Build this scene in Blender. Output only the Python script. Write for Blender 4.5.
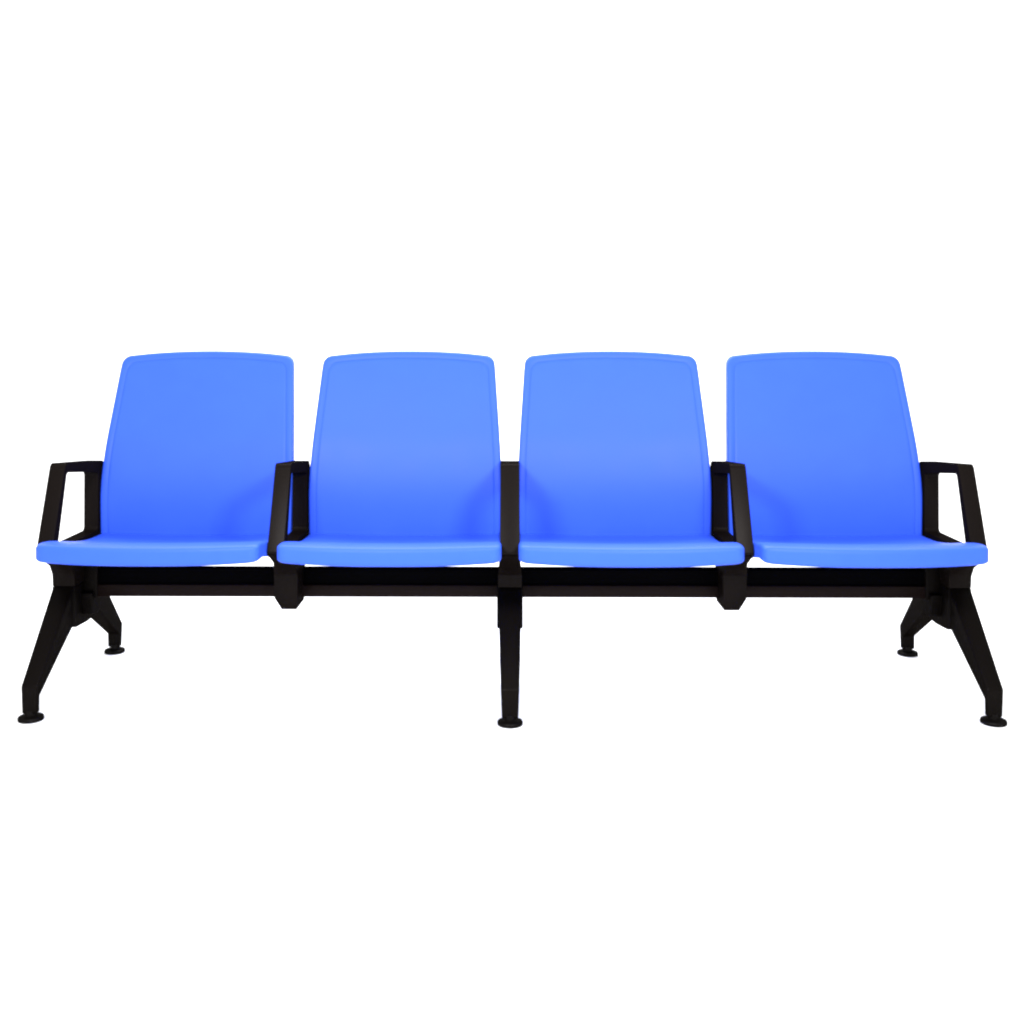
import bpy, bmesh, math, random
from mathutils import Vector, Matrix
import numpy as np
R = math.radians
S = bpy.context.scene
for o in list(bpy.data.objects): bpy.data.objects.remove(o)
COL = S.collection

# ------------------------------------------------------------ camera
cd = bpy.data.cameras.new('camera'); cam = bpy.data.objects.new('camera', cd); COL.objects.link(cam)
cam.location = (-0.035, -2.8, 0.96)
cam.rotation_euler = (R(90), 0, 0)
cd.sensor_width = 36; cd.lens = 36*1123/1024
cd.shift_x = 0.0156; cd.shift_y = -177/1024
cd.clip_start = 0.05; cd.clip_end = 100
S.camera = cam

# ------------------------------------------------------------ world and lamps (white studio)
W = bpy.data.worlds.new('World'); S.world = W; W.use_nodes = True
bg = W.node_tree.nodes['Background']
bg.inputs[0].default_value = (1, 1, 1, 1); bg.inputs[1].default_value = 1.36

def area(name, loc, target, size, power, sy=None):
    l = bpy.data.lights.new(name, 'AREA'); l.energy = power; l.size = size
    if sy: l.shape = 'RECTANGLE'; l.size_y = sy
    o = bpy.data.objects.new(name, l); COL.objects.link(o); o.location = loc
    o.rotation_euler = (Vector(target)-Vector(loc)).to_track_quat('-Z', 'Y').to_euler()
    return o
area('softbox', (-0.72, -1.55, 1.58), (0, 0.45, 0.62), 0.36, 44)
area('softbox', (0.72, -1.55, 1.58), (0, 0.45, 0.62), 0.36, 44)
area('overhead_fill', (0, -0.9, 3.0), (0, 0.4, 0.4), 1.4, 8)  # added fill from above, brightens the floor
area('backdrop_fill', (0, 1.9, 3.6), (0, 3.2, 0.2), 4.0, 330, 0.8)  # added fill out of view, drives the backdrop to pure white

S.view_settings.view_transform = 'Standard'; S.view_settings.look = 'None'
S.view_settings.exposure = 0; S.view_settings.gamma = 1
S.render.engine = 'CYCLES'
S.cycles.filter_width = 2.2

# ------------------------------------------------------------ materials
def mat(name, col, rough, spec, bump=0.0, bscale=400, var=0.0):
    m = bpy.data.materials.new(name); m.use_nodes = True
    nt = m.node_tree; b = nt.nodes['Principled BSDF']
    b.inputs['Base Color'].default_value = (*col, 1)
    b.inputs['Roughness'].default_value = rough
    b.inputs['Specular IOR Level'].default_value = spec
    tc = nt.nodes.new('ShaderNodeTexCoord')
    if bump:
        n = nt.nodes.new('ShaderNodeTexNoise'); n.inputs['Scale'].default_value = bscale; n.inputs['Detail'].default_value = 4
        nt.links.new(tc.outputs['Object'], n.inputs['Vector'])
        bp = nt.nodes.new('ShaderNodeBump'); bp.inputs['Strength'].default_value = bump; bp.inputs['Distance'].default_value = 0.001
        nt.links.new(n.outputs['Fac'], bp.inputs['Height']); nt.links.new(bp.outputs['Normal'], b.inputs['Normal'])
    if var:
        n = nt.nodes.new('ShaderNodeTexNoise'); n.inputs['Scale'].default_value = 9; n.inputs['Detail'].default_value = 5
        nt.links.new(tc.outputs['Object'], n.inputs['Vector'])
        r = nt.nodes.new('ShaderNodeValToRGB')
        r.color_ramp.elements[0].position = .3; r.color_ramp.elements[1].position = .7
        r.color_ramp.elements[0].color = (*[c*(1-var) for c in col], 1)
        r.color_ramp.elements[1].color = (*[c*(1+var) for c in col], 1)
        nt.links.new(n.outputs['Fac'], r.inputs['Fac']); nt.links.new(r.outputs['Color'], b.inputs['Base Color'])
        r2 = nt.nodes.new('ShaderNodeMapRange'); r2.inputs['To Min'].default_value = rough-.06; r2.inputs['To Max'].default_value = rough+.08
        nt.links.new(n.outputs['Fac'], r2.inputs['Value']); nt.links.new(r2.outputs['Result'], b.inputs['Roughness'])
    return m
BLUE = mat('blue_plastic', (0.027, 0.086, 0.66), 0.45, 0.15, 0.12, 900, 0.03)
def coated(name, col, rough, gloss, bump, bscale):
    """near-black coating: diffuse with a small even gloss"""
    m = mat(name, col, rough, 0.0, bump, bscale); nt = m.node_tree
    b = nt.nodes['Principled BSDF']; out = nt.nodes['Material Output']
    d = nt.nodes.new('ShaderNodeBsdfDiffuse'); g = nt.nodes.new('ShaderNodeBsdfGlossy'); mx = nt.nodes.new('ShaderNodeMixShader')
    d.inputs['Color'].default_value = (*col, 1); g.inputs['Roughness'].default_value = rough
    g.inputs['Color'].default_value = (1, .93, .90, 1); mx.inputs[0].default_value = gloss
    nrm = b.inputs['Normal'].links[0].from_socket
    nt.links.new(nrm, d.inputs['Normal']); nt.links.new(nrm, g.inputs['Normal'])
    nt.links.new(d.outputs[0], mx.inputs[1]); nt.links.new(g.outputs[0], mx.inputs[2]); nt.links.new(mx.outputs[0], out.inputs['Surface'])
    return m
BLACK = coated('black_coated_metal', (0.0042, 0.0030, 0.0026), 0.36, 0.0032, 0.15, 700)
CAST = coated('black_cast_metal', (0.0026, 0.0020, 0.0017), 0.36, 0.0026, 0.15, 700)
BEAM = coated('black_steel_tube', (0.0075, 0.0045, 0.0040), 0.34, 0.0032, 0.05, 300)
BEAM_SHADE = coated('black_beam_shade', (0.0008, 0.0008, 0.0012), 0.6, 0.0006, 0.05, 300)  # shade under the seats, put into the colour of the upper beam
RUBBER = coated('black_rubber', (0.0028, 0.0024, 0.0022), 0.3, 0.0045, 0.1, 500)
WHITE = mat('white_paper', (0.93, 0.93, 0.93), 0.9, 0.1, 0.05, 60)

# ------------------------------------------------------------ helpers
def link(name, me, m, parent=None, smooth=None):
    me.materials.append(m)
    o = bpy.data.objects.new(name, me); COL.objects.link(o); o.parent = parent
    return o
def mesh_obj(name, verts, faces, m, parent=None, bevel=0.0, seg=3, smooth=True, angle=35):
    me = bpy.data.meshes.new(name); me.from_pydata([tuple(v) for v in verts], [], faces)
    bm = bmesh.new(); bm.from_mesh(me)
    bmesh.ops.recalc_face_normals(bm, faces=bm.faces)
    if bevel:
        es = [e for e in bm.edges if len(e.link_faces) == 2 and e.calc_face_angle(0) > R(angle)]
        bmesh.ops.bevel(bm, geom=es, offset=bevel, segments=seg, profile=0.5, affect='EDGES', clamp_overlap=True)
    for f in bm.faces: f.smooth = smooth
    if smooth:
        for e in bm.edges:
            if len(e.link_faces) == 2 and e.calc_face_angle(0) > R(40): e.smooth = False
    bm.to_mesh(me); bm.free()
    return link(name, me, m, parent)
class MB:
    def __init__(s): s.v = []; s.f = []
    def add(s, v, f):
        n = len(s.v); s.v += [tuple(x) for x in v]; s.f += [tuple(i+n for i in q) for q in f]
    def build(s, name, m, parent, **k): return mesh_obj(name, s.v, s.f, m, parent, **k)
def fillet(pts, n=6):
    """pts: (x, y, r) polygon -> points with rounded corners"""
    out = []; N = len(pts)
    for i in range(N):
        x, y, r = pts[i]
        if r <= 0: out.append((x, y)); continue
        p = Vector((x, y)); a = Vector(pts[i-1][:2])-p; b = Vector(pts[(i+1) % N][:2])-p
        a.normalize(); b.normalize()
        ang = a.angle(b); d = r/math.tan(ang/2)
        c = p+(a+b).normalized()*(r/math.sin(ang/2))
        s = p+a*d-c; e = p+b*d-c
        for k in range(n+1):
            t = k/n; v = (s.lerp(e, t)).normalized()*r
            out.append(tuple(c+v))
    return out
def resample(pts, n):
    P = np.array(pts+[pts[0]]); L = np.r_[0, np.cumsum(np.hypot(*np.diff(P, axis=0).T))]
    t = np.linspace(0, L[-1], n, endpoint=False)
    return list(zip(np.interp(t, L, P[:, 0]), np.interp(t, L, P[:, 1])))
def smooth_curve(xs, ys):
    """natural-looking cubic through the given knots (Catmull-Rom style Hermite)"""
    xs = list(xs); ys = list(ys); n = len(xs)
    m = [(ys[min(i+1, n-1)]-ys[max(i-1, 0)])/(xs[min(i+1, n-1)]-xs[max(i-1, 0)]) for i in range(n)]
    def f(x):
        x = min(max(x, xs[0]), xs[-1])
        i = max(j for j in range(n-1) if xs[j] <= x) if x > xs[0] else 0
        h = xs[i+1]-xs[i]; t = (x-xs[i])/h
        return ((2*t**3-3*t*t+1)*ys[i]+(t**3-2*t*t+t)*h*m[i]+(-2*t**3+3*t*t)*ys[i+1]+(t**3-t*t)*h*m[i+1])
    return f
def shell(outline, c, front, back, r_edge, conv, groove=None, n=220):
    """solid panel: outline (a,b) polygon, front/back depth functions, rounded rim; conv(a,b,h) -> xyz"""
    P = resample(outline, n); Rm = 0.26
    rings = []
    ins = [0.255, 0.235, 0.21, 0.185, 0.16, 0.135, 0.11, 0.09, 0.07, 0.055, 0.042, 0.033, 0.027]
    if groove:
        g, w, dep = groove
        ins = [i for i in ins if i > g+2*w]+[g+w*1.6, g+w, g+w*.45, g-w*.45, g-w, g-w*1.6]
    fr = [(i, 0) for i in ins if i > r_edge*1.1]
    for k in range(7):
        a = R(90)*k/6; fr.append((r_edge*(1-math.sin(a)), r_edge*(1-math.cos(a))))
    def pt(i, d, h, side):
        s = 1-d/Rm; a = c[0]+(P[i][0]-c[0])*s; b = c[1]+(P[i][1]-c[1])*s
        base = front(a, b) if side > 0 else back(a, b)
        return conv(a, b, base-side*h)
    V = []; F = []
    def ring(d, h, side):
        V.extend(pt(i, d, h, side) for i in range(n)); return len(V)-n
    idx = []
    for d, h in fr:
        if groove and abs(d-g) < w*.5: h += dep
        elif groove and abs(d-g) < w*1.1: h += dep*.35
        idx.append(ring(d, h, 1))
    for d, h in reversed(fr[-7:]): idx.append(ring(d, h, -1))
    for d, h in reversed([q for q in fr[:-7] if q[1] == 0]): idx.append(ring(d, 0, -1))
    for k in range(len(idx)-1):
        for i in range(n):
            j = (i+1) % n; F.append((idx[k]+i, idx[k]+j, idx[k+1]+j, idx[k+1]+i))
    V.append(conv(c[0], c[1], front(*c))); a = len(V)-1
    V.append(conv(c[0], c[1], back(*c))); b = len(V)-1
    for i in range(n):
        j = (i+1) % n; F.append((a, idx[0]+j, idx[0]+i)); F.append((b, idx[-1]+i, idx[-1]+j))
    return V, F
def prism(prof, w0, w1=None, X=0.0):
    """prof: polygon (Y,Z); width function of (y,z) or constant; solid around X"""
    wf = w0 if callable(w0) else (lambda y, z: w0)
    n = len(prof); V = [(X-wf(y, z)/2, y, z) for y, z in prof]+[(X+wf(y, z)/2, y, z) for y, z in prof]
    F = [tuple(range(n)), tuple(range(2*n-1, n-1, -1))]+[(i, (i+1) % n, n+(i+1) % n, n+i) for i in range(n)]
    return V, F
def loft(secs, X0=0.0):
    """secs: (z, y0, y1, width) from top to bottom"""
    V = []; F = []
    for z, y0, y1, w, *dx in secs:
        X = X0+(dx[0] if dx else 0)
        V += [(X-w/2, y0, z), (X+w/2, y0, z), (X+w/2, y1, z), (X-w/2, y1, z)]
    for k in range(len(secs)-1):
        for i in range(4): F.append((4*k+i, 4*k+(i+1) % 4, 4*k+4+(i+1) % 4, 4*k+4+i))
    F.append((0, 1, 2, 3)); m = 4*len(secs)-4; F.append((m+3, m+2, m+1, m))
    return V, F
def lathe(prof, c, n=48):
    V = []; F = []
    for r, z in prof: V += [(c[0]+r*math.cos(2*math.pi*i/n), c[1]+r*math.sin(2*math.pi*i/n), c[2]+z) for i in range(n)]
    for k in range(len(prof)-1):
        for i in range(n): F.append((k*n+i, k*n+(i+1) % n, (k+1)*n+(i+1) % n, (k+1)*n+i))
    F.append(tuple(range(n))); F.append(tuple(range(len(prof)*n-1, (len(prof)-1)*n-1, -1)))
    return V, F

# ------------------------------------------------------------ the white studio sweep
def backdrop():
    prof = [(-7, -.004), (3.6, -.004)]
    for k in range(1, 17):
        a = R(90)*k/16; prof.append((3.6+1.4*math.sin(a), 1.396-1.4*math.cos(a)))
    prof.append((5.0, 5.5))
    V = []; F = []
    for y, z in prof: V += [(-9, y, z), (9, y, z)]
    for k in range(len(prof)-1): F.append((2*k, 2*k+1, 2*k+3, 2*k+2))
    o = mesh_obj('floor', V, F, WHITE); o['kind'] = 'structure'
    if o.data.polygons[0].normal.z < 0:
        o.data.flip_normals()
backdrop()

# ------------------------------------------------------------ the bench
bench = bpy.data.objects.new('waiting_bench', None); COL.objects.link(bench)
bench.empty_display_size = 0.2
bench['label'] = 'black beam bench with four bright blue plastic seats and black armrests on white floor'
bench.rotation_euler.z = R(-.6)
bench['category'] = 'bench'
P = 0.60                       # seat pitch

# seat shell -------------------------------------------------
seat_z = smooth_curve([-.06, -.035, .0, .05, .15, .28, .36, .44], [.435, .440, .441, .435, .415, .395, .391, .390])
def s_top(x, y):
    dish = 0.007*(1-min(1, (x/.25)**2))*min(1, max(0, (y+.03)/.12))
    return seat_z(y)-dish
def s_bot(x, y):
    t = min(1, max(0, (y-.02)/.16))
    return .3915+.006*min(1, abs(x)/.273)**3-.022*t*t*(3-2*t)
ol = [(.279, .437, .005)]
hw = .273
ol += [(-.279, .437, .005), (-.278, .12, 0), (-.278, -.040, .022)]
for k in range(1, 14):
    x = -.272+.544*k/14; ol.append((x, -.040-.019*(1-(x/.272)**2)**.9, 0)) if 1 < k < 13 else None
ol += [(.278, -.040, .022), (.278, .12, 0)]
sV, sF = shell(fillet(ol, 7), (0, .2), s_top, s_bot, .0095, lambda a, b, h: (a, b, h))
# backrest ---------------------------------------------------
back_y = smooth_curve([.37, .43, .50, .56, .64, .72, .82, .92], [.4205, .4195, .4225, .4315, .4520, .481, .518, .556])
back_w = smooth_curve([.37, .43, .51, .57, .67, .77, .87, .92], [.2755, .276, .2775, .276, .2705, .2635, .2565, .2535])
def b_front(x, z): return -(back_y(z)-.010*(x/.27)**2)
def b_back(x, z): return b_front(x, z)-.036
bl = [(-back_w(.352), .352, .012)]
for z in (.42, .46, .50, .54, .58, .62, .67, .72, .77, .82, .855): bl.append((-back_w(z), z, 0))
bl.append((-.2535, .8965, .028))
for k in range(3, 18):
    x = -.2535+.515*k/20; bl.append((x, .912-.0155*(abs(x)/.2535)**2.1, 0))
bl.append((.2535, .8965, .028))
for z in (.855, .82, .77, .72, .67, .62, .58, .54, .50, .46, .42): bl.append((back_w(z), z, 0))
bl.append((back_w(.352), .352, .012))
bV, bF = shell(fillet(bl, 8), (0, .64), b_front, b_back, .007, lambda a, b, h: (a, -h, b), groove=(.0200, .0013, .0011), n=300)

first = {}
def part(name, V, F, m, X, parent=bench, **k):
    """mesh once per kind, later ones are copies sharing the mesh"""
    if name in first and k.pop('share', True):
        o = first[name].copy(); COL.objects.link(o); o.parent = parent
    else:
        k.pop('share', None); o = mesh_obj(name, V, F, m, parent, **k); first[name] = o
    o.location.x = X
    return o
for i in (-1.5, -.5, .5, 1.5):
    part('seat', sV, sF, BLUE, i*P)
    part('backrest', bV, bF, BLUE, i*P)

# beam: closed steel tube, its upper front set back and coloured near-black as shade ------------
bm_ = MB()
V, F = prism([(.275, .241), (.275, .274), (.355, .274), (.355, .241)], 4*P-.04); bm_.add(V, F)
bm_.build('beam', BEAM, bench, bevel=.0025, seg=3)
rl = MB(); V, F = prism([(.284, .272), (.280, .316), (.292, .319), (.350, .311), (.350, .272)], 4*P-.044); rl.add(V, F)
rl.build('beam_upper_shade', BEAM_SHADE, bench, bevel=.003, seg=3)  # upper part of the beam, seat shade painted in

# armrests ----------------------------------------------------
def armrest(X, w, lower):
    e = .014 if abs(X) > 1 else 0          # the end posts stand a little further back
    mb = MB()
    out = fillet([(.165, .6205, .019), (.456, .5965, .032), (.464, .374, .003), (.080+e, .388, .010), (.060+e, .402, .007)], 5)
    inn = fillet([(.1745, .594, .010), (.402, .568, .012), (.400, .402, .012), (.112, .402, .008), (.114, .410, .0005)], 5)
    # match the two loops point for point
    n = len(out); k = n//5
    def loop(pts, ww): return [(X+ww, y, z) for y, z in pts]
    V = loop(out, -w/2)+loop(out, w/2)+loop(inn, -w/2)+loop(inn, w/2)
    F = []
    for i in range(n):
        j = (i+1) % n
        F += [(i, j, n+j, n+i), (2*n+j, 2*n+i, 3*n+i, 3*n+j), (i, 2*n+i, 2*n+j, j), (n+j, 3*n+j, 3*n+i, n+i)]
    mb.add(V, F)
    mb.build_loop = (V, F)
    V, F = loft([(.397, .064+e, .450, w-.003), (.362, .142, .36, w+(.010 if abs(X) > 1 else .002)), (.345, .178, .335, .056), (.318, .2, .315, .060 if X and lower is onleg else .063)]+(lower if not (X and lower is onleg) else [(.286, .203, .335, .0595)]), X)
    mb.add(V, F)
    return mb
short = lambda i: [(.256, .2, .345, .061), (.222, .214, .325, .040, -.006*i)]
onleg = [(.286, .2, .335, .0635)]
for i in (-2, -1, 0, 1, 2):
    mb = armrest(i*P*(1 if abs(i) < 2 else .9985), .050 if i == 0 else .041, short(i) if abs(i) == 1 else onleg)
    a = mb.build('armrest', BLACK, bench, bevel=.0075, seg=5)
    if i:                                            # flat plate that carries the edge of the seat
        s = -1 if i > 0 else 1
        x0, x1 = i*P, i*P+s*(.085 if abs(i) == 1 else .13)
        mp = MB(); V, F = prism([(.085, .374), (.085, .386), (.36, .366), (.36, .350)], abs(x1-x0), X=(x0+x1)/2)
        mp.add(V, F); mp.build('seat_plate', CAST, bench, bevel=.002, seg=2)

# leg frames ---------------------------------------------------
def leg_profile(front=True, mid=False):
    p = [(-.011, .014), (-.011, .083), (.214, .292), (.26, .292), (.26, .182), (.206, .1765), (.0095, .054), (.0095, .014)]
    if front and mid: p = [(y-.022*(1-z/.292) if y < .05 else y, z) for y, z in p]
    return p if front else [(.60-y, z) for y, z in reversed(p)]
for i in (-2, 0, 2):
    X = i*P
    fr = bpy.data.objects.new('leg_frame', None); COL.objects.link(fr); fr.parent = bench
    mb = MB()
    V, F = prism([(.204, .2845), (.204, .180), (.222, .170), (.30, .166), (.378, .170), (.396, .180), (.396, .2845)], .061 if i else .070, X=X)
    mb.add(V, F)
    if i:   # socket that takes the end of the beam
        s = -1 if i > 0 else 1
        V, F = prism([(.270, .238), (.270, .330), (.362, .330), (.362, .238)], .075, X=X+s*.030); mb.add(V, F)
        V, F = prism([(.250, .256), (.262, .196), (.31, .190), (.335, .256)], .075, X=X+s*.022); mb.add(V, F)
    hub = mb.build('leg_hub', CAST, fr, bevel=.004, seg=3)
    for front in (True, False):
        def wf(y, z): 
            t = min(1, max(0, (z-.04)/.18)); return (.037+.021*t if i else .041+.023*t)
        V, F = prism(leg_profile(front, i == 0), wf, X=X)
        lg = mesh_obj('leg', V, F, CAST, fr, bevel=.004, seg=3)
    for yy in (0, .60):
        rr = .0315 if yy == 0 else (.0305 if i else .028)
        V, F = lathe([(.0, 0), (rr-.003, 0), (rr-.0008, .001), (rr, .0035), (rr, .007), (rr-.0012, .0095), (rr-.004, .0108), (.0155, .0118), (.0135, .0135), (.0130, .026), (0, .026)], (X, yy-(.021 if i == 0 and yy == 0 else 0), -.004))
        ft = mesh_obj('foot', V[48:-48], [tuple(i-48 for i in f) for f in F if all(48 <= i < len(V)-48 for i in f)]+[tuple(range(48)), tuple(range(len(V)-96-48, len(V)-96))], RUBBER, fr)
